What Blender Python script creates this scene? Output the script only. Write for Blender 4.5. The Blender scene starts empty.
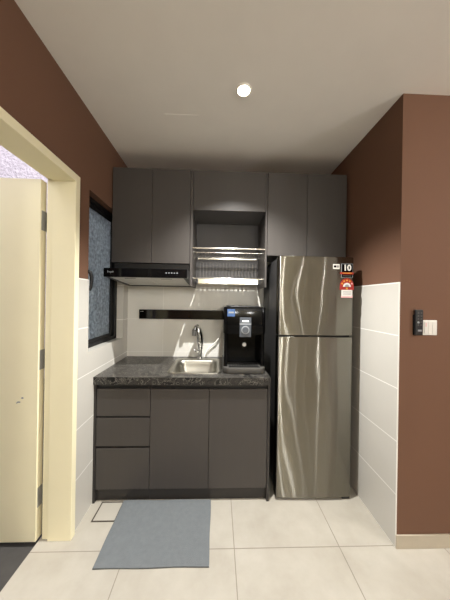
import bpy, bmesh, math, random
from mathutils import Vector, Matrix

random.seed(7)
S = bpy.context.scene
COL = S.collection
PI = math.pi

# ------------------------------------------------------------------ camera
YAW, PITCH, ROLL, F, CH = 0.03216, 0.0, 0.015676, 229.95, 1.3957
fw = Vector((math.sin(YAW) * math.cos(PITCH), math.cos(YAW) * math.cos(PITCH), math.sin(PITCH)))
ri = Vector((math.cos(YAW), -math.sin(YAW), 0))
up = ri.cross(fw)
R_ = math.cos(ROLL) * ri + math.sin(ROLL) * up
U_ = -math.sin(ROLL) * ri + math.cos(ROLL) * up
cd = bpy.data.cameras.new('camera')
cam = bpy.data.objects.new('camera', cd)
COL.objects.link(cam)
M3 = Matrix((R_, U_, -fw)).transposed()
cam.matrix_world = Matrix.Translation((0, 0, CH)) @ M3.to_4x4()
cd.sensor_fit = 'VERTICAL'
cd.sensor_height = 24.0
cd.lens = F / 600.0 * 24.0
cd.clip_start = 0.02
S.camera = cam

# ------------------------------------------------------------------ world (daylight over the yard outside)
W = bpy.data.worlds.new('sky')
S.world = W
W.use_nodes = True
bg = W.node_tree.nodes['Background']
bg.inputs[0].default_value = (1.0, 0.97, 1.0, 1)
bg.inputs[1].default_value = 3.6

# ------------------------------------------------------------------ lamps of the room, plus added fill lights
WARM = (1.0, 0.99, 0.96)
SOFT = (1.0, 1.0, 1.0)


def spot(name, loc, watts, radius=0.025, angle=160, blend=0.5, col=WARM):
    l = bpy.data.lights.new(name, 'SPOT')
    l.energy = watts
    l.shadow_soft_size = radius
    l.spot_size = math.radians(angle)
    l.spot_blend = blend
    l.color = col
    o = bpy.data.objects.new(name, l)
    o.location = loc
    COL.objects.link(o)
    return o


def disc(name, loc, watts, size=0.12, col=WARM):
    l = bpy.data.lights.new(name, 'AREA')
    l.shape = 'DISK'
    l.size = size
    l.energy = watts
    l.color = col
    o = bpy.data.objects.new(name, l)
    o.location = loc
    COL.objects.link(o)
    return o


def fill_point(name, loc, watts, radius=0.12, col=SOFT):
    l = bpy.data.lights.new(name, 'POINT')
    l.energy = watts
    l.shadow_soft_size = radius
    l.color = col
    o = bpy.data.objects.new(name, l)
    o.location = loc
    COL.objects.link(o)
    return o


spot('kitchen_downlight_lamp', (0.135, 1.30, 2.565), 330, 0.006, 108, 0.85)
disc('living_room_lamp', (1.23, -0.35, 2.56), 2.4, 0.02)
disc('living_room_lamp', (1.80, -0.35, 2.56), 2.4, 0.02)
fill_point('fill_light', (0.2, -2.5, 2.15), 72)  # unseen point lights without fixtures, added to brighten ceiling and walls
fill_point('fill_light', (1.0, -2.7, 2.15), 65)
fill_point('fill_light', (2.85, -0.6, 2.1), 95)  # added unseen light that lifts the brown wall on the right

S.view_settings.view_transform = 'Standard'
S.view_settings.look = 'None'
S.view_settings.exposure = 0.0
S.view_settings.gamma = 1.0
S.view_settings.use_curve_mapping = False


# ------------------------------------------------------------------ materials
def lin(r, g, b):
    f = lambda c: (c / 255) / 12.92 if c / 255 <= 0.04045 else ((c / 255 + 0.055) / 1.055) ** 2.4
    return (f(r), f(g), f(b), 1.0)


def mat(name, rgb, rough=0.5, metal=0.0, spec=0.5, var=0.0, vscale=6.0, vstretch=(1, 1, 1),
        bump=0.0, bscale=60.0, bstretch=(1, 1, 1), coat=0.0, aniso=0.0):
    m = bpy.data.materials.new(name)
    m.use_nodes = True
    nt = m.node_tree
    b = nt.nodes['Principled BSDF']
    c = lin(*rgb)
    b.inputs['Base Color'].default_value = c
    b.inputs['Roughness'].default_value = rough
    b.inputs['Metallic'].default_value = metal
    b.inputs['Specular IOR Level'].default_value = spec
    b.inputs['Coat Weight'].default_value = coat
    b.inputs['Anisotropic'].default_value = aniso
    tc = nt.nodes.new('ShaderNodeTexCoord')

    def noise(scale, st, detail=4):
        mp = nt.nodes.new('ShaderNodeMapping')
        mp.inputs['Scale'].default_value = st
        nt.links.new(tc.outputs['Object'], mp.inputs[0])
        n = nt.nodes.new('ShaderNodeTexNoise')
        n.inputs['Scale'].default_value = scale
        n.inputs['Detail'].default_value = detail
        nt.links.new(mp.outputs[0], n.inputs['Vector'])
        return n
    if var or not bump:
        n = noise(vscale, vstretch)
        r = nt.nodes.new('ShaderNodeValToRGB')
        v = max(var, 0.015)
        r.color_ramp.elements[0].position = 0.3
        r.color_ramp.elements[1].position = 0.7
        r.color_ramp.elements[0].color = tuple(x * (1 - v) for x in c[:3]) + (1,)
        r.color_ramp.elements[1].color = tuple(min(1, x * (1 + v)) for x in c[:3]) + (1,)
        nt.links.new(n.outputs[0], r.inputs[0])
        nt.links.new(r.outputs[0], b.inputs['Base Color'])
    if bump:
        n = noise(bscale, bstretch)
        bp = nt.nodes.new('ShaderNodeBump')
        bp.inputs['Strength'].default_value = bump
        bp.inputs['Distance'].default_value = 0.004
        nt.links.new(n.outputs[0], bp.inputs['Height'])
        nt.links.new(bp.outputs[0], b.inputs['Normal'])
    return m


def emit(name, rgb, k):
    m = bpy.data.materials.new(name)
    m.use_nodes = True
    b = m.node_tree.nodes['Principled BSDF']
    b.inputs['Base Color'].default_value = lin(*rgb)
    b.inputs['Emission Color'].default_value = lin(*rgb)
    b.inputs['Emission Strength'].default_value = k
    return m


def tiles(name, axes, w, h, ox, oy, rgb, joint, mortar, rough, var=0.06, vscale=3.0, bumpd=0.001):
    """rectangular tiles with straight joints, laid out in world metres"""
    m = bpy.data.materials.new(name)
    m.use_nodes = True
    nt = m.node_tree
    b = nt.nodes['Principled BSDF']
    b.inputs['Roughness'].default_value = rough
    tc = nt.nodes.new('ShaderNodeTexCoord')
    sp = nt.nodes.new('ShaderNodeSeparateXYZ')
    nt.links.new(tc.outputs['Object'], sp.inputs[0])
    cb = nt.nodes.new('ShaderNodeCombineXYZ')
    for i, (a, o) in enumerate(zip(axes, (ox, oy))):
        ad = nt.nodes.new('ShaderNodeMath')
        ad.operation = 'ADD'
        ad.inputs[1].default_value = -o + 12 * (w, h)[i]
        nt.links.new(sp.outputs[a], ad.inputs[0])
        nt.links.new(ad.outputs[0], cb.inputs[i])
    br = nt.nodes.new('ShaderNodeTexBrick')
    br.offset = 0.0
    br.inputs['Scale'].default_value = 1.0
    br.inputs['Brick Width'].default_value = w
    br.inputs['Row Height'].default_value = h
    br.inputs['Mortar Size'].default_value = mortar
    br.inputs['Mortar Smooth'].default_value = 0.1
    br.inputs['Mortar'].default_value = lin(*joint)
    nt.links.new(cb.outputs[0], br.inputs['Vector'])
    c = lin(*rgb)
    n = nt.nodes.new('ShaderNodeTexNoise')
    n.inputs['Scale'].default_value = vscale
    n.inputs['Detail'].default_value = 6
    n.inputs['Roughness'].default_value = 0.62
    nt.links.new(tc.outputs['Object'], n.inputs['Vector'])
    r = nt.nodes.new('ShaderNodeValToRGB')
    r.color_ramp.elements[0].position = 0.32
    r.color_ramp.elements[1].position = 0.68
    r.color_ramp.elements[0].color = (c[0] * (1 - var), c[1] * (1 - var * 1.15), c[2] * (1 - var * 1.4), 1)
    r.color_ramp.elements[1].color = tuple(min(1, x * (1 + var)) for x in c[:3]) + (1,)
    nt.links.new(n.outputs[0], r.inputs[0])
    nt.links.new(r.outputs[0], br.inputs['Color1'])
    nt.links.new(r.outputs[0], br.inputs['Color2'])
    nt.links.new(br.outputs['Color'], b.inputs['Base Color'])
    bp = nt.nodes.new('ShaderNodeBump')
    bp.invert = True
    bp.inputs['Strength'].default_value = 0.5
    bp.inputs['Distance'].default_value = bumpd
    nt.links.new(br.outputs['Fac'], bp.inputs['Height'])
    nt.links.new(bp.outputs[0], b.inputs['Normal'])
    return m


def marble(name):
    m = mat(name, (40, 38, 37), rough=0.28, spec=0.35)
    nt = m.node_tree
    b = nt.nodes['Principled BSDF']
    tc = nt.nodes.new('ShaderNodeTexCoord')
    n = nt.nodes.new('ShaderNodeTexNoise')
    n.inputs['Scale'].default_value = 13
    n.inputs['Detail'].default_value = 10
    n.inputs['Roughness'].default_value = 0.7
    n.inputs['Distortion'].default_value = 1.6
    nt.links.new(tc.outputs['Object'], n.inputs['Vector'])
    r = nt.nodes.new('ShaderNodeValToRGB')
    cr = r.color_ramp
    cr.elements[0].position = 0.36
    cr.elements[0].color = lin(13, 13, 13)
    cr.elements[1].position = 0.72
    cr.elements[1].color = lin(22, 21, 20)
    for p, c in ((0.465, (22, 21, 21)), (0.492, (118, 114, 107)), (0.515, (24, 23, 22)), (0.59, (54, 52, 49)), (0.62, (20, 19, 19))):
        e = cr.elements.new(p)
        e.color = lin(*c)
    nt.links.new(n.outputs[0], r.inputs[0])
    nt.links.new(r.outputs[0], b.inputs['Base Color'])
    return m


def steel(name, rgb, rough):
    """horizontally brushed steel sheet, slightly wavy: reflections smear upwards and downwards"""
    m = bpy.data.materials.new(name)
    m.use_nodes = True
    nt = m.node_tree
    nt.nodes.remove(nt.nodes['Principled BSDF'])
    tc = nt.nodes.new('ShaderNodeTexCoord')
    mp = nt.nodes.new('ShaderNodeMapping')
    mp.inputs['Scale'].default_value = (1, 1, 0.4)
    n = nt.nodes.new('ShaderNodeTexNoise')
    n.inputs['Scale'].default_value = 5
    n.inputs['Detail'].default_value = 1
    bp = nt.nodes.new('ShaderNodeBump')
    bp.inputs['Strength'].default_value = 1.0
    bp.inputs['Distance'].default_value = 0.0028
    nt.links.new(tc.outputs['Object'], mp.inputs[0])
    nt.links.new(mp.outputs[0], n.inputs['Vector'])
    nt.links.new(n.outputs[0], bp.inputs['Height'])
    g = nt.nodes.new('ShaderNodeBsdfAnisotropic')
    g.inputs['Color'].default_value = lin(*rgb)
    g.inputs['Roughness'].default_value = rough
    g.inputs['Anisotropy'].default_value = 0.92
    g.inputs['Rotation'].default_value = BRUSH
    tg = nt.nodes.new('ShaderNodeTangent')
    tg.direction_type = 'RADIAL'
    tg.axis = 'Z'
    nt.links.new(tg.outputs[0], g.inputs['Tangent'])
    nt.links.new(bp.outputs[0], g.inputs['Normal'])
    nt.links.new(g.outputs[0], nt.nodes['Material Output'].inputs[0])
    return m


BRUSH = 0.0


def frosted(name):
    """pebbled obscure glass: scatters the daylight behind it"""
    m = bpy.data.materials.new(name)
    m.use_nodes = True
    nt = m.node_tree
    nt.nodes.remove(nt.nodes['Principled BSDF'])
    out = nt.nodes['Material Output']
    tc = nt.nodes.new('ShaderNodeTexCoord')
    v = nt.nodes.new('ShaderNodeTexNoise')
    v.inputs['Scale'].default_value = 42
    v.inputs['Detail'].default_value = 3
    nt.links.new(tc.outputs['Object'], v.inputs['Vector'])
    bp = nt.nodes.new('ShaderNodeBump')
    bp.inputs['Strength'].default_value = 0.9
    bp.inputs['Distance'].default_value = 0.02
    nt.links.new(v.outputs[0], bp.inputs['Height'])
    r = nt.nodes.new('ShaderNodeValToRGB')
    r.color_ramp.elements[0].position = 0.35
    r.color_ramp.elements[1].position = 0.65
    r.color_ramp.elements[0].color = lin(174, 182, 184)
    r.color_ramp.elements[1].color = lin(222, 230, 232)
    nt.links.new(v.outputs[0], r.inputs[0])
    t = nt.nodes.new('ShaderNodeBsdfTranslucent')
    nt.links.new(r.outputs[0], t.inputs[0])
    nt.links.new(bp.outputs[0], t.inputs['Normal'])
    g = nt.nodes.new('ShaderNodeBsdfGlossy')
    g.inputs['Roughness'].default_value = 0.25
    g.inputs[0].default_value = (0.8, 0.85, 0.9, 1)
    nt.links.new(bp.outputs[0], g.inputs['Normal'])
    fr = nt.nodes.new('ShaderNodeFresnel')
    fr.inputs[0].default_value = 1.45
    mx = nt.nodes.new('ShaderNodeMixShader')
    nt.links.new(fr.outputs[0], mx.inputs[0])
    nt.links.new(t.outputs[0], mx.inputs[1])
    nt.links.new(g.outputs[0], mx.inputs[2])
    nt.links.new(mx.outputs[0], out.inputs[0])
    return m


def plaster(name):
    m = mat(name, (186, 180, 188), rough=0.9, var=0.10, vscale=22, bump=1.0, bscale=26)
    m.node_tree.nodes['Bump'].inputs['Distance'].default_value = 0.04
    return m


M = dict(
    brown=mat('brown_paint', (108, 79, 62), 0.75, spec=0.25, var=0.02, vscale=2, bump=0.08, bscale=160),
    ceil=mat('ceiling_paint', (238, 234, 227), 0.9, spec=0.2, bump=0.03, bscale=120, var=0.01),
    pale=mat('pale_paint', (176, 166, 138), 0.8, spec=0.2),
    cream=mat('cream_gloss_paint', (238, 230, 196), 0.42, var=0.015, vscale=5, bump=0.05, bscale=30),
    floor=tiles('floor_tiles', 'XY', 0.6, 0.6, 0.1152, 1.289, (167, 162, 151), (130, 123, 112), 0.0024, 0.34, 0.09, 4.5),
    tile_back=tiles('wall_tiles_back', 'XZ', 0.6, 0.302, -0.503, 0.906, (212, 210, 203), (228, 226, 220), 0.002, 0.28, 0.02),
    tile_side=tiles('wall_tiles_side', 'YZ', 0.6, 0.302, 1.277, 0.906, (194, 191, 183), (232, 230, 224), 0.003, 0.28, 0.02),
    skirt=mat('skirting_tile', (178, 168, 150), 0.4, var=0.05, vscale=12),
    yardfloor=mat('dark_concrete', (62, 60, 57), 0.85, var=0.12, vscale=14, bump=0.2, bscale=40),
    plaster=plaster('rough_plaster'),
    lam=mat('grey_laminate', (64, 60, 57), 0.42, var=0.03, vscale=40, vstretch=(1, 1, 0.06), spec=0.4),
    carc=mat('dark_carcass_board', (47, 44, 42), 0.5, spec=0.4),
    inner=mat('niche_board', (74, 72, 72), 0.5, spec=0.4),
    channel=mat('black_profile', (22, 21, 21), 0.4),
    marble=marble('black_marble'),
    chrome=mat('chrome', (225, 225, 225), 0.14, 1.0),
    wire=mat('polished_steel_wire', (220, 216, 206), 0.18, 1.0),
    dull=mat('dull_steel_wire', (112, 110, 106), 0.35, 0.8),
    sink=mat('sink_steel', (158, 155, 146), 0.34, 1.0, var=0.03),
    black=mat('black_gloss', (7, 7, 8), 0.1, spec=0.15),
    blackm=mat('black_satin', (18, 18, 19), 0.42),
    blackglass=mat('black_glass', (6, 6, 7), 0.08),
    dgrey=mat('dark_grey_plastic', (66, 64, 60), 0.45),
    pgrey=mat('panel_grey_plastic', (74, 79, 86), 0.35),
    lgrey=mat('light_grey_plastic', (140, 144, 148), 0.35),
    blue=mat('blue_sticker', (60, 90, 136), 0.5),
    white=mat('white_plastic', (218, 216, 210), 0.35),
    offwhite=mat('white_tube', (228, 226, 218), 0.4),
    alum=mat('aluminium_filter', (205, 203, 197), 0.4, 0.15, bump=0.3, bscale=400),
    fr=steel('brushed_steel_door', (140, 137, 128), 0.19),
    frbody=mat('fridge_side_paint', (46, 45, 45), 0.45),
    red=mat('red_print', (150, 30, 22), 0.5),
    yellow=mat('yellow_print', (205, 150, 40), 0.5),
    pink=mat('pink_print', (226, 170, 170), 0.5),
    frame=mat('black_window_frame', (20, 20, 21), 0.5, spec=0.3),
    glass=frosted('pebbled_glass'),
    hinge=mat('hinge_steel', (156, 156, 150), 0.45, 0.2),
    mat=mat('grey_mat_weave', (106, 110, 112), 0.95, spec=0.1, var=0.05, vscale=45, bump=0.7, bscale=260),
    lamp=emit('lamp_lens', (255, 244, 222), 14),
    trimw=mat('lamp_ring', (235, 230, 220), 0.4),
    grout=mat('drain_frame', (70, 62, 54), 0.4, 0.3),
)


# ------------------------------------------------------------------ mesh helpers
class MB:
    def __init__(s):
        s.bm = bmesh.new()

    def add(s, other):
        me = bpy.data.meshes.new('tmp')
        other.to_mesh(me)
        other.free()
        s.bm.from_mesh(me)
        bpy.data.meshes.remove(me)
        return s

    def box(s, x0, x1, y0, y1, z0, z1, bev=0.0, seg=2, rot=None):
        b = bmesh.new()
        bmesh.ops.create_cube(b, size=1)
        for v in b.verts:
            v.co = Vector(((x0 + x1) / 2 + v.co.x * (x1 - x0), (y0 + y1) / 2 + v.co.y * (y1 - y0),
                           (z0 + z1) / 2 + v.co.z * (z1 - z0)))
        if bev:
            bmesh.ops.bevel(b, geom=b.edges[:], offset=bev, segments=seg, profile=0.5, affect='EDGES')
        if rot:
            bmesh.ops.rotate(b, cent=Vector(((x0 + x1) / 2, (y0 + y1) / 2, (z0 + z1) / 2)), matrix=rot, verts=b.verts[:])
        return s.add(b)

    def cyl(s, a, b_, r0, r1=None, n=20):
        a, b_ = Vector(a), Vector(b_)
        d = b_ - a
        b = bmesh.new()
        bmesh.ops.create_cone(b, cap_ends=True, segments=n, radius1=r0, radius2=r0 if r1 is None else r1, depth=d.length)
        q = Vector((0, 0, 1)).rotation_difference(d)
        for v in b.verts:
            v.co = q @ v.co + (a + b_) / 2
        return s.add(b)

    def tube(s, pts, r, n=10):
        pts = [Vector(p) for p in pts]
        rs = r if isinstance(r, (list, tuple)) else [r] * len(pts)
        b = bmesh.new()
        rings = []
        ref = None
        for i, p in enumerate(pts):
            t = (pts[min(i + 1, len(pts) - 1)] - pts[max(i - 1, 0)]).normalized()
            if ref is None:
                ref = t.orthogonal().normalized()
            else:
                ref = (ref - t * ref.dot(t)).normalized()
            c = t.cross(ref)
            rings.append([b.verts.new(p + rs[i] * (math.cos(2 * PI * k / n) * ref + math.sin(2 * PI * k / n) * c)) for k in range(n)])
        for i in range(len(rings) - 1):
            for k in range(n):
                b.faces.new((rings[i][k], rings[i][(k + 1) % n], rings[i + 1][(k + 1) % n], rings[i + 1][k]))
        b.faces.new(rings[0][::-1])
        b.faces.new(rings[-1])
        return s.add(b)

    def prism(s, outline, lo, hi, axis='Z', bev=0.0, seg=2):
        """extrude a 2D outline along an axis; outline is (x,y) for Z, (x,z) for Y, (y,z) for X"""
        f = {'Z': lambda u, v, w: (u, v, w), 'Y': lambda u, v, w: (u, w, v), 'X': lambda u, v, w: (w, u, v)}[axis]
        b = bmesh.new()
        A = [b.verts.new(f(u, v, lo)) for u, v in outline]
        B = [b.verts.new(f(u, v, hi)) for u, v in outline]
        n = len(A)
        b.faces.new(A[::-1])
        b.faces.new(B)
        for i in range(n):
            b.faces.new((A[i], A[(i + 1) % n], B[(i + 1) % n], B[i]))
        bmesh.ops.recalc_face_normals(b, faces=b.faces[:])
        if bev:
            es = [e for e in b.edges if abs(e.verts[0].co['XYZ'.index(axis)] - e.verts[1].co['XYZ'.index(axis)]) < 1e-6]
            bmesh.ops.bevel(b, geom=es, offset=bev, segments=seg, profile=0.5, affect='EDGES')
        return s.add(b)

    def loft(s, loops, cap0=True, cap1=True):
        b = bmesh.new()
        L = [[b.verts.new(p) for p in lp] for lp in loops]
        n = len(L[0])
        for i in range(len(L) - 1):
            for k in range(n):
                b.faces.new((L[i][k], L[i][(k + 1) % n], L[i + 1][(k + 1) % n], L[i + 1][k]))
        if cap0:
            b.faces.new(L[0][::-1])
        if cap1:
            b.faces.new(L[-1])
        bmesh.ops.recalc_face_normals(b, faces=b.faces[:])
        return s.add(b)

    def build(s, name, material, parent=None, smooth=False):
        me = bpy.data.meshes.new(name)
        o = bpy.data.objects.new(name, me)
        COL.objects.link(o)
        off = Vector((0, 0, 0))
        p = parent
        while p is not None:
            off += p.location
            p = p.parent
        bmesh.ops.translate(s.bm, vec=-off, verts=s.bm.verts[:])
        bmesh.ops.recalc_face_normals(s.bm, faces=s.bm.faces[:])
        s.bm.to_mesh(me)
        s.bm.free()
        me.materials.append(material)
        if smooth:
            for p in me.polygons:
                p.use_smooth = True
            me.set_sharp_from_angle(angle=math.radians(40))
        if parent:
            o.parent = parent
        return o


def rrect(x0, x1, y0, y1, r, n=6):
    out = []
    for cx, cy, a0 in ((x1 - r, y1 - r, 0), (x0 + r, y1 - r, 90), (x0 + r, y0 + r, 180), (x1 - r, y0 + r, 270)):
        for k in range(n + 1):
            a = math.radians(a0 + 90 * k / n)
            out.append((cx + r * math.cos(a), cy + r * math.sin(a)))
    return out


def thing(name, label, cat, loc, group=None):
    o = bpy.data.objects.new(name, None)
    o.empty_display_size = 0.05
    o.location = loc
    COL.objects.link(o)
    return tag(o, label, cat, group)


def tag(o, label, cat, group=None):
    o['label'] = label
    o['category'] = cat
    if group:
        o['group'] = group
    return o


def struct(o):
    o['kind'] = 'structure'
    return o


def base(name, loc=(0, 0, 0)):
    o = bpy.data.objects.new(name, None)
    o.location = loc
    COL.objects.link(o)
    return struct(o)


def text(name, body, size, loc, material, parent, bold=0.0):
    """raised print facing the camera side (-Y)"""
    cu = bpy.data.curves.new(name, 'FONT')
    cu.body = body
    cu.size = size
    cu.extrude = 0.0003
    cu.offset = bold
    cu.align_x = 'CENTER'
    cu.align_y = 'CENTER'
    t = bpy.data.objects.new(name, cu)
    COL.objects.link(t)
    dg = bpy.context.evaluated_depsgraph_get()
    me = bpy.data.meshes.new_from_object(t.evaluated_get(dg))
    bpy.data.objects.remove(t)
    b = MB()
    b.bm.from_mesh(me)
    bmesh.ops.rotate(b.bm, cent=(0, 0, 0), matrix=Matrix.Rotation(PI / 2, 3, 'X'), verts=b.bm.verts[:])
    bmesh.ops.translate(b.bm, vec=loc, verts=b.bm.verts[:])
    return b.build(name, material, parent)


# ------------------------------------------------------------------ dimensions of the place (metres)
XL, XR, YB, H = -0.83, 1.033, 2.157, 2.588
XLO = -1.004                   # outer face of left wall
YK = 1.277                     # corner of the right-hand return wall
RX, RY = 3.2, -3.0             # living room behind the camera
ZT = 1.514                     # top of wall tiling
HC = 0.862                     # worktop
C = 0.006                      # tile thickness

# ------------------------------------------------------------------ the setting
struct(MB().box(XLO, RX, RY, YB + 0.15, -0.1, 0).build('floor', M['floor']))
ceil_ = struct(MB().box(XLO, RX + 0.1, RY - 0.1, YB + 0.15, H, H + 0.1).build('ceiling', M['ceil']))
struct(MB().box(-0.357, -0.147, 1.492, 2.045, H - 0.0012, H + 0.002).build('access_hatch', M['ceil'], ceil_))

DY0, DY1, DZ = 0.47, 1.385, 2.105          # door hole
WY0, WY1, WZ0, WZ1 = 1.51, 2.06, 1.041, 2.095
wl = MB()
xi = XL - C
wl.box(XLO, xi, RY, DY0, 0, H)
wl.box(XLO, xi, DY0, DY1, DZ, H)
wl.box(XLO, xi, DY1, WY0, 0, H)
wl.box(XLO, xi, WY0, WY1, 0, WZ0)
wl.box(XLO, xi, WY0, WY1, WZ1, H)
wl.box(XLO, xi, WY1, YB + 0.15, 0, H)
wall_left = struct(wl.build('wall_left', M['brown']))
t = MB()
t.box(xi, XL, DY1, WY0, 0, ZT)
t.box(xi, XL, WY0, WY1, 0, WZ0 + C)
t.box(xi, XL, WY1 - C, YB, 0, 1.62)
t.box(XLO + 0.1, xi, WY0, WY1, WZ0, WZ0 + C)
t.box(XLO + 0.1, xi, WY1 - C, WY1, WZ0 + C, 1.62)
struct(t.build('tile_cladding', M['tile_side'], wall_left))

wall_back = struct(MB().box(XLO, RX, YB + C, YB + 0.15, 0, H).build('wall_back', M['brown']))
struct(MB().box(XL, XR, YB, YB + C, 0, 1.80).build('tile_cladding', M['tile_back'], wall_back))

wall_right = struct(MB().box(XR + C, RX, YK, YB + C, 0, H).build('wall_right', M['brown']))
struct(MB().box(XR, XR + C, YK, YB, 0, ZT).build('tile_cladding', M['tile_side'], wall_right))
struct(MB().box(XR + 0.0005, RX, YK - 0.008, YK, 0, 0.076, 0.001).build('baseboard_right', M['skirt']))
struct(MB().box(RX, RX + 0.1, RY, YB + 0.15, 0, H).build('wall_far_right', M['brown']))
rear = MB()                    # living room wall, unseen; gaps added to streak the fridge doors with daylight
for x0, x1 in ((XLO, 1.74), (1.79, 2.13), (2.17, 2.50), (2.515, 2.96), (3.0, RX)):
    rear.box(x0, x1, RY - 0.1, RY, 0, H)
for x0, x1 in ((1.74, 1.79), (2.13, 2.17), (2.50, 2.515), (2.96, 3.0)):
    rear.box(x0, x1, RY - 0.1, RY, 2.35, H)
struct(rear.build('wall_rear', M['pale']))

# yard outside the door and window, open to the sky
struct(MB().box(-4.6, XLO, -1.5, 4.3, -0.14, -0.02).build('floor_yard', M['yardfloor']))
struct(MB().box(-4.6, XLO + 1.0, 4.1, 4.3, -0.02, 5.0).build('wall_yard_back', M['plaster']))
struct(MB().box(-4.6, -4.4, -1.5, 4.1, -0.02, 5.0).build('wall_yard_left', M['plaster']))

struct(MB().box(-4.6, XLO, -1.5, -0.3, 2.75, 2.87).build('sky_blocker', M['pale']))  # unseen slab added to hold sky light off the door leaf
struct(MB().box(-4.6, XLO, -1.6, -1.5, -0.02, 2.75).build('wall_yard_front', M['plaster']))

# door
d1 = base('door_1', (XLO, DY1, 0))
fx0, fx1 = XLO + 0.014, -0.82
j = MB()
j.box(-0.952, fx1, 1.345, DY1, 0, 2.105, 0.002)              # far jamb
j.box(fx0, -0.952, 1.358, DY1, 0, 2.105)                     # rebate
j.box(-0.952, fx1, DY0, DY0 + 0.045, 0, 2.105, 0.002)        # near jamb
j.box(fx0, -0.952, DY0, DY0 + 0.03, 0, 2.105)
j.box(-0.952, fx1, DY0 + 0.045, 1.345, 2.062, 2.105, 0.002)  # head
j.box(fx0, -0.952, DY0 + 0.03, 1.358, 2.078, 2.105)
struct(j.build('door_frame', M['cream'], d1))
LX = -1.011
leaf = struct(MB().box(LX - 0.83, LX, 1.337, 1.383, 0.006, 2.066, 0.002).build('door_leaf', M['cream'], d1))
sc_ = MB()
for (px, pz, w, h) in ((-1.115, 0.80, 0.010, 0.004), (-1.095, 0.823, 0.007, 0.005), (-1.125, 0.795, 0.004, 0.003)):
    sc_.prism([(px + w * math.cos(a * PI / 6), pz + h * math.sin(a * PI / 6)) for a in range(12)], 1.3364, 1.3375, 'Y')
sc_.build('scuff_mark', M['lgrey'], leaf)
for z in (1.835, 1.036, 0.248):
    hg = MB().box(LX, LX + 0.002, 1.345, 1.386, z - 0.056, z + 0.056)
    hg.cyl((LX + 0.006, 1.39, z - 0.056), (LX + 0.006, 1.39, z + 0.056), 0.006, n=12)
    hg.box(LX + 0.003, XLO + 0.014, 1.388, 1.391, z - 0.056, z + 0.056)
    for k in (-0.036, -0.012, 0.012, 0.036):
        hg.cyl((LX + 0.001, 1.362 + (0.007 if k in (-0.012, 0.036) else -0.005), z + k),
               (LX + 0.0032, 1.362 + (0.007 if k in (-0.012, 0.036) else -0.005), z + k), 0.004, n=8)
    struct(hg.build('hinge', M['hinge'], leaf))

# window
w1 = base('window_1', (-0.907, WY0, WZ0))
GX = -0.912
f = MB()
a0, a1, c0, c1 = WY0, WY1 - C, WZ0 + C, WZ1
for w, x0, x1 in ((0.03, GX - 0.03, -0.886), (0.062, GX - 0.015, -0.898)):
    f.box(x0, x1, a0, a1, c0, c0 + w * 0.85, 0.002)
    f.box(x0, x1, a0, a1, c1 - w, c1, 0.002)
    f.box(x0, x1, a0, a0 + w, c0, c1, 0.002)
    f.box(x0, x1, a1 - w * 1.45, a1, c0, c1, 0.002)
struct(f.build('window_frame', M['frame'], w1))
struct(MB().box(GX - 0.003, GX + 0.003, a0 + 0.03, a1 - 0.03, c0 + 0.02, c1 - 0.03).build('glass_pane', M['glass'], w1))
hd = MB()
hd.box(-0.90, -0.862, 1.515, 1.545, 1.515, 1.57, 0.004)
hd.tube([(-0.872, 1.514, 1.568), (-0.845, 1.514, 1.570), (-0.828, 1.520, 1.560), (-0.822, 1.524, 1.535), (-0.821, 1.525, 1.505), (-0.824, 1.522, 1.465), (-0.829, 1.520, 1.442)],
        [0.012, 0.013, 0.012, 0.011, 0.010, 0.009, 0.006], 10)
struct(hd.build('window_handle', M['frame'], w1, True))

# ------------------------------------------------------------------ base cabinets
YD = 1.593                     # door faces


def front(x0, x1, z0, z1, y=YD, th=0.018):
    return MB().box(x0, x1, y, y + th, z0, z1, 0.0012, 1)


dc = thing('drawer_cabinet', 'dark grey base cabinet with three stacked drawers beside the left tiled wall', 'cabinet', (-0.64, 1.88, 0))
b = MB()
b.box(-0.829, -0.815, 1.588, 2.15, 0, 0.81)
b.box(-0.4655, -0.4505, 1.625, 2.15, 0.09, 0.81)
b.box(-0.815, -0.4655, 1.612, 2.15, 0.09, 0.105)
b.box(-0.815, -0.4655, 2.135, 2.15, 0.105, 0.81)
b.build('body', M['carc'], dc)
MB().box(-0.815, -0.4505, 1.616, 1.63, 0.0, 0.088).build('kickboard', M['carc'], dc)
for z0, z1 in ((0.777, 0.81), (0.56, 0.60), (0.35, 0.395)):
    MB().box(-0.8145, -0.466, 1.6125, 1.63, z0, z1).build('finger_channel', M['channel'], dc)
for z0, z1 in ((0.590, 0.777), (0.384, 0.578), (0.091, 0.370)):
    dr = front(-0.813, -0.4520, z0, z1).build('drawer', M['lam'], dc)

sc2 = thing('sink_cabinet', 'dark grey two-door base cabinet under the sink and water dispenser', 'cabinet', (-0.04, 1.88, 0))
b = MB()
b.box(-0.4495, -0.4345, 1.625, 2.15, 0.09, 0.81)
b.box(0.360, 0.377, 1.588, 2.15, 0, 0.81)
b.box(-0.4345, 0.360, 1.612, 2.15, 0.09, 0.105)
b.box(-0.4345, 0.360, 2.135, 2.15, 0.105, 0.81)
b.build('body', M['carc'], sc2)
MB().box(-0.4495, 0.360, 1.616, 1.63, 0, 0.088).build('kickboard', M['carc'], sc2)
MB().box(-0.434, 0.3595, 1.6125, 1.63, 0.777, 0.81).build('finger_channel', M['channel'], sc2)
front(-0.4490, -0.0485, 0.091, 0.777).build('door', M['lam'], sc2)
front(-0.0455, 0.3585, 0.091, 0.777).build('door', M['lam'], sc2)

# worktop with a hole for the sink
SX0, SX1, SY0, SY1 = -0.360, 0.032, 1.655, 2.085


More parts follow.
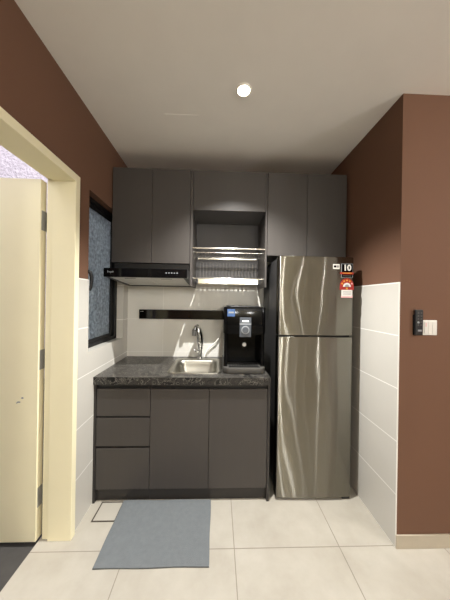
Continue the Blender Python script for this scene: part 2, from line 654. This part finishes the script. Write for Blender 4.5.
def outer_loop(n_in, x0, x1, y0, y1, cx, cy):
    res = []
    for (x, y) in n_in:
        dx, dy = x - cx, y - cy
        k = min(((x1 if dx > 0 else x0) - cx) / dx if abs(dx) > 1e-9 else 1e9, ((y1 if dy > 0 else y0) - cy) / dy if abs(dy) > 1e-9 else 1e9)
        res.append((cx + dx * k, cy + dy * k))
    return res


b = MB()
TX0, TX1, TY0, TY1 = XL + 0.001, 0.3755, 1.5766, YB - 0.001
b.box(TX0, SX0 + 0.012, TY0, TY1, 0.811, HC)
b.box(SX1 - 0.012, TX1, TY0, TY1, 0.811, HC)
b.box(SX0 + 0.012, SX1 - 0.012, TY0, SY0 + 0.012, 0.811, HC)
b.box(SX0 + 0.012, SX1 - 0.012, SY1 - 0.012, TY1, 0.811, HC)
tag(b.build('countertop', M['marble']), 'black marble countertop with pale veins on the dark grey base cabinets', 'countertop')

sk = thing('kitchen_sink', 'stainless steel sink with rounded corners set into the black marble top', 'sink', (-0.164, 1.87, HC))
L = []
z0 = HC + 0.001
for ins, z, r in ((0.0, z0, 0.05), (0.001, z0 + 0.003, 0.05), (0.010, z0 + 0.004, 0.048), (0.022, z0 + 0.002, 0.045),
                  (0.030, z0 - 0.006, 0.055), (0.036, z0 - 0.03, 0.06), (0.045, z0 - 0.13, 0.06), (0.065, z0 - 0.152, 0.055), (0.12, z0 - 0.156, 0.04)):
    back = 0.035 if ins > 0.015 else 0
    L.append([(x, y, z) for x, y in rrect(SX0 + ins, SX1 - ins, SY0 + ins, SY1 - ins - back, r)])
MB().loft(L, False, True).build('basin', M['sink'], sk, True)
MB().cyl((-0.164, 1.855, z0 - 0.156), (-0.164, 1.855, z0 - 0.152), 0.045, 0.042, 24).build('drain_strainer', M['chrome'], sk, True)

FX, FY = -0.150, 2.105
fa = thing('faucet', 'chrome kitchen faucet standing behind the sink', 'faucet', (FX, FY, HC))
b = MB()
b.cyl((FX, FY, HC + 0.0005), (FX, FY, HC + 0.012), 0.028, 0.024, 24)
b.cyl((FX, FY, HC + 0.012), (FX, FY, HC + 0.085), 0.018, 0.017, 20)
b.cyl((FX, FY, HC + 0.085), (FX, FY, HC + 0.105), 0.023, 0.023, 20)
b.build('base', M['chrome'], fa, True)
b = MB()
b.tube([(FX, FY, HC + 0.105), (FX - 0.001, FY - 0.002, HC + 0.13), (FX - 0.003, FY - 0.008, HC + 0.17), (FX - 0.006, FY - 0.018, HC + 0.215),
        (FX - 0.011, FY - 0.032, HC + 0.25), (FX - 0.017, FY - 0.055, HC + 0.283), (FX - 0.024, FY - 0.085, HC + 0.298), (FX - 0.033, FY - 0.115, HC + 0.292), (FX - 0.041, FY - 0.135, HC + 0.268)],
       [0.023, 0.031, 0.034, 0.031, 0.026, 0.020, 0.018, 0.020, 0.022], 16)
b.build('spout', M['chrome'], fa, True)
MB().cyl((FX - 0.041, FY - 0.135, HC + 0.270), (FX - 0.046, FY - 0.145, HC + 0.225), 0.0205, 0.017, 16).build('aerator', M['dgrey'], fa, True)
b = MB()
b.cyl((FX - 0.014, FY, HC + 0.06), (FX - 0.036, FY - 0.006, HC + 0.064), 0.010, 0.009, 14)
b.tube([(FX - 0.034, FY - 0.005, HC + 0.063), (FX - 0.042, FY - 0.02, HC + 0.07), (FX - 0.05, FY - 0.05, HC + 0.085)], [0.007, 0.006, 0.005], 10)
b.build('lever', M['chrome'], fa, True)

tb = MB().tube([(FX + 0.036, 2.125, HC + 0.006), (-0.105, 2.130, 0.900), (-0.085, 2.132, 0.938), (-0.045, 2.133, 0.975), (-0.005, 2.133, 1.010), (0.024, 2.133, 1.055),
                (0.038, 2.133, 1.11), (0.060, 2.133, 1.16), (0.10, 2.133, 1.19)], 0.0055, 8)
tag(tb.build('water_tube', M['offwhite'], None, True), 'thin white water tube curving from the faucet base to behind the black dispenser', 'tube')

# ------------------------------------------------------------------ wall rail
wr = thing('wall_rail', 'long black glossy strip fixed on the tiled back wall above the faucet', 'rail', (-0.33, YB, 1.255))
MB().box(-0.718, 0.07, YB - 0.024, YB - 0.001, 1.212, 1.298, 0.002).build('backing', M['blackm'], wr)
MB().box(-0.716, 0.068, YB - 0.028, YB - 0.0241, 1.216, 1.294, 0.001).build('face_strip', M['blackglass'], wr)
b = MB()
b.cyl((-0.700, YB - 0.0290, 1.280), (-0.700, YB - 0.0281, 1.280), 0.0035, n=12)
for k, h in enumerate((0.004, 0.006, 0.004)):
    b.box(-0.692 + k * 0.006, -0.6885 + k * 0.006, YB - 0.0290, YB - 0.0281, 1.278, 1.278 + h)
b.build('logo_mark', M['white'], wr)

# ------------------------------------------------------------------ water dispenser
wd = thing('water_dispenser', 'black glossy countertop water dispenser with grey dial panel and blue sticker', 'water dispenser', (0.205, 1.87, HC))
b = MB()
b.prism(rrect(0.052, 0.352, 1.80, 2.09, 0.02), 0.912, 1.16)
b.prism(rrect(0.052, 0.080, 1.69, 1.83, 0.010), 0.905, 1.16)
b.prism(rrect(0.324, 0.352, 1.69, 1.83, 0.010), 0.905, 1.16)
b.build('body', M['black'], wd, True)
# head: rounded plan, front skirt dips in the middle
b = MB()
b.prism(rrect(0.046, 0.358, 1.672, 2.09, 0.035, 8), 1.150, 1.346, 'Z', 0.006, 2)
b.prism([(0.080, 1.160), (0.080, 1.145), (0.120, 1.140), (0.160, 1.128), (0.245, 1.128), (0.285, 1.140), (0.324, 1.145), (0.324, 1.160)], 1.676, 1.70, 'Y')
head = b.build('head', M['black'], wd, True)
MB().prism(rrect(0.075, 0.33, 1.73, 2.06, 0.03), 1.346, 1.351, 'Z', 0.002, 1).build('lid', M['blackm'], wd, True)
b = MB()
b.prism(rrect(0.046, 0.356, 1.650, 2.09, 0.05, 8), 0.863, 0.908, 'Z', 0.006, 2)
b.build('base', M['dgrey'], wd, True)
b = MB()
for k in range(12):
    b.box(0.092 + k * 0.0185, 0.102 + k * 0.0185, 1.665, 1.79, 0.908, 0.914)
b.box(0.088, 0.316, 1.665, 1.672, 0.908, 0.914)
b.build('drip_grille', M['blackm'], wd)
cp = MB().box(0.163, 0.247, 1.664, 1.675, 1.128, 1.270, 0.003).build('control_panel', M['pgrey'], wd)
b = MB()
b.cyl((0.205, 1.6645, 1.180), (0.205, 1.658, 1.180), 0.030, 0.029, 28)
b.build('dial', M['lgrey'], cp, True)
MB().cyl((0.205, 1.658, 1.180), (0.205, 1.6555, 1.180), 0.023, 0.022, 28).build('dial_face', M['pgrey'], cp, True)
MB().box(0.182, 0.229, 1.6625, 1.6645, 1.238, 1.250, 0.0008, 1).build('display', emit('lit_display', (235, 238, 240), 0.5), cp)
MB().box(0.163, 0.247, 1.6630, 1.6645, 1.218, 1.227, 0.0006, 1).build('trim_line', M['lgrey'], cp)
MB().box(0.073, 0.128, 1.6712, 1.6722, 1.277, 1.330).build('blue_sticker', M['blue'], head)
MB().box(0.081, 0.120, 1.6704, 1.6713, 1.300, 1.312).build('sticker_print', M['lgrey'], head)
b = MB()
b.cyl((0.205, 1.745, 1.150), (0.205, 1.745, 1.115), 0.020, 0.014, 18)
b.build('nozzle', M['blackm'], wd, True)
b = MB().cyl((0.214, 1.801, 1.050), (0.214, 1.785, 1.050), 0.0165, 0.015, 22)
b.build('tap_button', M['white'], wd, True)

# ------------------------------------------------------------------ wall cabinets
YW, WT = 1.811, 2.413


def wall_cab(name, label, x0, x1, z0, split, side_y=1.830):
    c = thing(name, label, 'cabinet', ((x0 + x1) / 2, 2.0, z0))
    b = MB()
    t = 0.016
    b.box(x0, x0 + t, side_y, 2.15, z0, WT)
    b.box(x1 - t, x1, side_y, 2.15, z0, WT)
    b.box(x0 + t, x1 - t, side_y, 2.15, z0, z0 + t)
    b.box(x0 + t, x1 - t, side_y, 2.15, WT - t, WT)
    b.box(x0 + t, x1 - t, 2.138, 2.15, z0 + t, WT - t)
    b.build('body', M['carc'], c)
    e = [x0 + 0.002] + split + [x1 - 0.002]
    for a, d in zip(e[:-1], e[1:]):
        front(a + 0.0012, d - 0.0012, z0 + 0.001, WT, YW).build('door', M['lam'], c)
    return c


wall_cab('wall_cabinet', 'dark grey two-door wall cabinet above the black cooker hood', -0.829, -0.2215, 1.675, [-0.521])
wc = wall_cab('wall_cabinet', 'dark grey two-door wall cabinet above the steel refrigerator', 0.3845, 1.024, 1.753, [0.704])
MB().box(1.0245, XR - 0.001, 1.84, 1.856, 1.753, WT).build('filler_strip', M['carc'], wc)

nc = thing('niche_cabinet', 'middle grey wall cabinet with an open dish niche below its flap door', 'cabinet', (0.08, 2.0, 1.502))
b = MB()
b.box(-0.2205, -0.2035, 1.812, 2.15, 1.502, WT)
b.box(0.3705, 0.3835, 1.812, 2.15, 1.502, WT)
b.box(-0.2035, 0.3705, 1.832, 2.15, WT - 0.016, WT)
b.build('body', M['lam'], nc)
b = MB()
b.box(-0.2035, 0.3705, 1.832, 2.138, 2.098, 2.114)
b.box(-0.2035, 0.3705, 2.138, 2.15, 1.536, WT - 0.016)
b.build('niche_lining', M['inner'], nc)
front(-0.2020, 0.3690, 2.099, WT, YW).build('flap_door', M['lam'], nc)

# ------------------------------------------------------------------ dish rack in the niche
dr = thing('dish_rack', 'two-tier chrome wire dish rack with drip tray in the open wall niche', 'dish rack', (0.0835, 1.98, 1.52))
NX0, NX1 = -0.2028, 0.3698
b = MB()
b.cyl((NX0, 1.822, 1.803), (NX1, 1.822, 1.803), 0.0065, n=12)
b.cyl((NX0, 1.900, 1.785), (NX1, 1.900, 1.785), 0.0035, n=10)
b.build('front_rail', M['wire'], dr, True)
b = MB()
b.cyl((NX0 + 0.022, 2.06, 1.762), (NX1 - 0.022, 2.06, 1.762), 0.010, n=12)
b.cyl((NX0, 2.12, 1.785), (NX1, 2.12, 1.785), 0.0035, n=10)
b.build('rear_rail', M['wire'], dr, True)
for k in range(22):
    x = -0.185 + k * 0.0255
    MB().tube([(x, 1.900, 1.785), (x, 1.915, 1.800), (x, 1.935, 1.800), (x, 1.95, 1.782), (x, 1.99, 1.776), (x, 2.005, 1.795), (x, 2.03, 1.795), (x, 2.05, 1.775), (x, 2.12, 1.783)],
              0.0032, 6).build('shelf_wire', M['wire'], dr, True)
for k in range(18):
    x = -0.155 + k * 0.0285
    MB().tube([(x, 1.90, 1.567), (x, 1.98, 1.567), (x, 1.985, 1.70), (x, 2.0, 1.712), (x, 2.015, 1.70), (x, 2.02, 1.567), (x, 2.08, 1.567)], 0.0017, 6).build('plate_wire', M['dull'], dr, True)
b = MB()
b.cyl((NX0, 1.860, 1.568), (NX1, 1.860, 1.568), 0.005, n=10)
b.cyl((NX0, 2.105, 1.567), (NX1, 2.105, 1.567), 0.0035, n=10)
b.cyl((NX0 + 0.03, 1.95, 1.567), (NX1 - 0.03, 1.95, 1.567), 0.003, n=8)
b.build('lower_rail', M['wire'], dr, True)
TXa, TXb = -0.180, 0.347
b = MB()
b.box(TXa, TXb, 1.868, 2.118, 1.527, 1.530)
b.box(TXa, TXb, 1.865, 1.868, 1.527, 1.562)
b.box(TXa, TXa + 0.003, 1.868, 2.112, 1.527, 1.552)
b.box(TXb - 0.003, TXb, 1.868, 2.112, 1.527, 1.552)
for k in range(14):
    x = TXa + 0.012 + k * 0.0395
    b.box(x - 0.008, x + 0.008, 2.118, 2.1365, 1.527, 1.552)
b.build('drip_tray', M['wire'], dr)
for x in (TXa, TXb - 0.02):
    MB().box(x, x + 0.02, 1.850, 1.8645, 1.524, 1.564, 0.003).build('end_clip', M['blackm'], dr)

# ------------------------------------------------------------------ cooker hood
ho = thing('cooker_hood', 'slim black cooker hood under the left wall cabinet', 'cooker hood', (-0.52, 1.9, 1.55))
HX0, HX1 = -0.814, -0.2225
b = MB()
wedge = [(1.6765, 1.549), (1.6765, 1.612), (2.15, 1.612), (2.15, 1.511), (2.120, 1.511)]
b.prism(wedge, HX0, HX0 + 0.028, 'X')
b.prism(wedge, HX1 - 0.028, HX1, 'X')
b.prism([(1.6765, 1.556), (1.6765, 1.612), (2.15, 1.612), (2.15, 1.511), (2.120, 1.511), (2.105, 1.524)], HX0 + 0.028, HX1 - 0.028, 'X')
b.box(HX0 + 0.005, HX1 - 0.005, 1.835, 2.15, 1.612, 1.673)
b.build('body', M['blackm'], ho)
fp = MB().box(HX0, HX1, 1.660, 1.676, 1.548, 1.612, 0.003).build('front_panel', M['black'], ho)
for x0, x1 in ((HX0 + 0.030, -0.520), (-0.516, HX1 - 0.030)):
    fl = MB().prism([(1.690, 1.5515), (1.690, 1.5485), (2.100, 1.5175), (2.100, 1.5205)], x0, x1, 'X').build('grease_filter', M['alum'], ho)
    MB().box((x0 + x1) / 2 - 0.04, (x0 + x1) / 2 + 0.04, 1.73, 1.742, 1.5435, 1.5455).build('filter_catch', M['dgrey'], fl)
for k in range(5):
    x = -0.371 + k * 0.0195
    MB().cyl((x, 1.6602, 1.5825), (x, 1.657, 1.5825), 0.0045, n=14).build('button', M['lgrey'], fp, True)
b = MB()
for x, z0, z1 in ((-0.785, 1.578, 1.594), (-0.776, 1.578, 1.587), (-0.767, 1.574, 1.587), (-0.758, 1.578, 1.587), (-0.749, 1.578, 1.591)):
    b.box(x, x + 0.003, 1.6592, 1.6602, z0, z1)
    b.box(x + 0.001, x + 0.007, 1.6592, 1.6602, z0 + 0.007, z0 + 0.009)
b.build('logo_mark', M['lgrey'], fp)

# ------------------------------------------------------------------ refrigerator
rf = thing('refrigerator', 'tall stainless steel two-door refrigerator against the right tiled wall', 'refrigerator', (0.692, 1.88, 0))
RX0, RX1 = 0.4262, 0.961
b = MB()
b.box(RX0 + 0.004, RX1 - 0.004, 1.668, 2.13, 0.03, 1.704, 0.004)
b.build('body', M['frbody'], rf)
for x in (RX0 + 0.05, RX1 - 0.05):
    for y in (1.70, 2.08):
        MB().cyl((x, y, 0.0), (x, y, 0.031), 0.018, 0.014, 14).build('foot', M['blackm'], rf, True)
MB().box(RX1 - 0.06, RX1 - 0.003, 1.600, 1.667, 0.001, 0.018, 0.002).build('hinge_bracket', M['blackm'], rf)


def rdoor(z0, z1):
    # plan outline with gently bowed front and round vertical edges
    pts = [(RX0, 1.660)]
    n = 5
    r = 0.016
    for k in range(n + 1):
        a = PI + (PI / 2) * k / n
        pts.append((RX0 + r + r * math.cos(a), 1.594 + r + r * math.sin(a)))
    for k in range(1, 16):
        u = k / 16
        pts.append((RX0 + r + (RX1 - RX0 - 2 * r) * u, 1.594 - 0.006 * 4 * u * (1 - u)))
    for k in range(n + 1):
        a = 1.5 * PI + (PI / 2) * k / n
        pts.append((RX1 - r + r * math.cos(a), 1.594 + r + r * math.sin(a)))
    pts.append((RX1, 1.660))
    return MB().prism(pts, z0, z1, 'Z', 0.003, 2)


ud = rdoor(1.158, 1.711).build('upper_door', M['fr'], rf, True)
ld = rdoor(0.020, 1.145).build('lower_door', M['fr'], rf, True)
MB().box(RX0 + 0.012, RX1 - 0.012, 1.622, 1.660, 1.1455, 1.1575).build('door_seal', M['blackm'], rf)
MB().box(RX0 + 0.008, RX1 - 0.008, 1.660, 1.668, 0.04, 1.70).build('gasket', M['blackm'], rf)

SY = 1.5895


def card(name, x0, x1, z0, z1, m, par, lift=0.0, th=0.0012):
    return MB().box(x0, x1, SY - lift - th, SY + 0.004 - lift if lift == 0 else SY - lift, z0, z1).build(name, m, par)


st = card('brand_sticker', 0.806, 0.853, 1.626, 1.660, M['white'], ud)
card('sticker_print', 0.811, 0.829, 1.636, 1.651, M['black'], st, 0.0012, 0.0006)
card('sticker_print', 0.833, 0.839, 1.636, 1.651, M['dgrey'], st, 0.0012, 0.0006)
card('sticker_print', 0.843, 0.848, 1.636, 1.651, M['dgrey'], st, 0.0012, 0.0006)
ws = card('warranty_sticker', 0.866, 0.948, 1.566, 1.664, M['lgrey'], ud)
card('sticker_ground', 0.8685, 0.9455, 1.5685, 1.6615, M['black'], ws, 0.0012, 0.0006)
text('sticker_numeral', '10', 0.058, (0.907, SY - 0.0022, 1.634), M['white'], ws, 0.0018)
card('red_band', 0.857, 0.953, 1.590, 1.604, M['red'], ws, 0.0018, 0.0006)
card('band_print', 0.874, 0.940, 1.596, 1.600, M['yellow'], ws, 0.0024, 0.0004)
card('small_print', 0.876, 0.938, 1.575, 1.582, M['dgrey'], ws, 0.0018, 0.0004)

en = MB()
cx, cz, rr = 0.907, 1.502, 0.050
arc = [(cx + rr * math.cos(PI * k / 24), cz + rr * 1.2 * math.sin(PI * k / 24)) for k in range(25)] + [(cx - rr, cz - 0.022), (cx + rr, cz - 0.022)]
en.prism(arc, SY - 0.0012, SY + 0.004, 'Y')
es = en.build('energy_sticker', M['red'], ud)
b = MB().prism([(cx + 0.028 * math.cos(PI * k / 20), cz + 0.028 * math.sin(PI * k / 20)) for k in range(21)], SY - 0.0018, SY - 0.0012, 'Y')
b.build('dial_print', M['white'], es)
b = MB().prism([(cx + 0.016 * math.cos(PI * k / 20), cz + 0.016 * math.sin(PI * k / 20)) for k in range(21)], SY - 0.0022, SY - 0.0018, 'Y')
b.build('dial_print', M['lgrey'], es)


def star(x, z, r):
    p = []
    for k in range(10):
        a = PI / 2 + k * PI / 5
        q = r if k % 2 == 0 else r * 0.45
        p.append((x + q * math.cos(a), z + q * math.sin(a)))
    return MB().prism(p, SY - 0.0018, SY - 0.0012, 'Y')


for a in (150, 120, 90, 60, 30):
    star(cx + 0.040 * math.cos(math.radians(a)), cz + 0.045 * math.sin(math.radians(a)), 0.009).build('star', M['yellow'] if a > 50 else M['pink'], es)
star(cx, cz - 0.012, 0.011).build('star', M['yellow'], es)
wl_ = card('rating_label', 0.870, 0.946, 1.432, 1.480, M['white'], ud)
card('label_strip', 0.867, 0.948, 1.426, 1.438, M['pink'], wl_, 0.0012, 0.0006)
for z in (1.468, 1.459, 1.450):
    card('label_print', 0.878, 0.936, z - 0.002, z + 0.001, M['lgrey'], wl_, 0.0012, 0.0004)

# ------------------------------------------------------------------ remote and switch on the brown wall
rm = thing('remote_control', 'slim black remote control hung on the brown wall left of the light switch', 'remote control', (1.1435, YK, 1.285))
MB().box(1.113, 1.160, YK - 0.008, YK - 0.0005, 1.214, 1.330, 0.003).build('holder', M['black'], rm)
rb = MB().box(1.115, 1.158, YK - 0.022, YK - 0.0082, 1.214, 1.359, 0.005).build('body', M['blackm'], rm)
for r in range(5):
    for c in range(2):
        MB().cyl((1.128 + c * 0.017, YK - 0.0219, 1.340 - r * 0.017), (1.128 + c * 0.017, YK - 0.0232, 1.340 - r * 0.017), 0.0052, n=14).build('button', M['dgrey'], rb, True)
MB().cyl((1.128, YK - 0.0219, 1.287), (1.128, YK - 0.0234, 1.287), 0.006, n=14).build('button', M['lgrey'], rb, True)
MB().box(1.126, 1.148, YK - 0.0230, YK - 0.0218, 1.236, 1.246, 0.0006, 1).build('logo_mark', M['lgrey'], rb)

sw = thing('light_switch', 'white square light switch on the brown wall', 'light switch', (1.216, YK, 1.257))
MB().box(1.1655, 1.2505, YK - 0.009, YK - 0.0005, 1.214, 1.299, 0.003).build('plate', M['white'], sw)
for k in range(3):
    rk = MB().box(1.173 + k * 0.0238, 1.1955 + k * 0.0238, YK - 0.0125, YK - 0.0085, 1.222, 1.291, 0.001, 1).build('rocker', M['white'], sw)
    if k == 0:
        MB().box(1.180, 1.184, YK - 0.0130, YK - 0.0124, 1.262, 1.284).build('indicator', M['pink'], rk)

# ------------------------------------------------------------------ floor things
b = MB()
n, m_ = 30, 20
x0, x1, y0, y1 = -0.622, -0.024, 1.200, 1.602
top = []
bm = b.bm
g = [[None] * (m_ + 1) for _ in range(n + 1)]
for i in range(n + 1):
    for k in range(m_ + 1):
        u, v = i / n, k / m_
        x = x0 + (x1 - x0) * u + 0.0015 * math.sin(v * 9 + 1)
        y = y0 + (y1 - y0) * v + 0.0015 * math.sin(u * 11)
        e = min(u * (x1 - x0), (1 - u) * (x1 - x0), v * (y1 - y0), (1 - v) * (y1 - y0))
        z = 0.008 + 0.003 * min(1, e / 0.02) + 0.0008 * math.sin(u * 14 + 3 * v) * math.sin(v * 10)
        g[i][k] = bm.verts.new((x, y, z))
for i in range(n):
    for k in range(m_):
        bm.faces.new((g[i][k], g[i + 1][k], g[i + 1][k + 1], g[i][k + 1]))
ext = bmesh.ops.extrude_edge_only(bm, edges=[e for e in bm.edges if e.is_boundary])
for v in ext['geom']:
    if isinstance(v, bmesh.types.BMVert):
        v.co.z = 0.0008
fm = b.build('floor_mat', M['mat'], None, True)
tag(fm, 'grey woven floor mat lying in front of the base cabinets', 'mat')

fd = thing('floor_drain', 'square tile insert floor drain with dark frame beside the grey mat', 'floor drain', (-0.692, 1.53, 0))
b = MB()
q0, q1, p0, p1, w = -0.768, -0.618, 1.456, 1.600, 0.0085
b.box(q0, q1, p0, p0 + w, 0.0, 0.0015)
b.box(q0, q1, p1 - w, p1, 0.0, 0.0015)
b.box(q0, q0 + w, p0 + w, p1 - w, 0.0, 0.0015)
b.box(q1 - w, q1, p0 + w, p1 - w, 0.0, 0.0015)
b.build('frame', M['grout'], fd)
MB().box(q0 + w, q1 - w, p0 + w, p1 - w, 0.0, 0.0011).build('tile_insert', mat('drain_tile', (167, 162, 151), 0.34, var=0.05, vscale=6), fd)

# ------------------------------------------------------------------ ceiling downlight
dl = thing('ceiling_downlight', 'small round lit downlight in the ceiling in front of the wall cabinets', 'ceiling light', (0.130, 1.30, H))
prof = [(0.0345, H - 0.001), (0.0355, H - 0.006), (0.041, H - 0.0065), (0.044, H - 0.003), (0.045, H - 0.0003)]
MB().loft([[(0.130 + r * math.cos(2 * PI * k / 32), 1.30 + r * math.sin(2 * PI * k / 32), z) for k in range(32)] for r, z in prof], False, False).build('trim_ring', M['trimw'], dl, True)
MB().cyl((0.130, 1.30, H - 0.004), (0.130, 1.30, H - 0.0005), 0.034, 0.034, 28).build('lens', M['lamp'], dl)
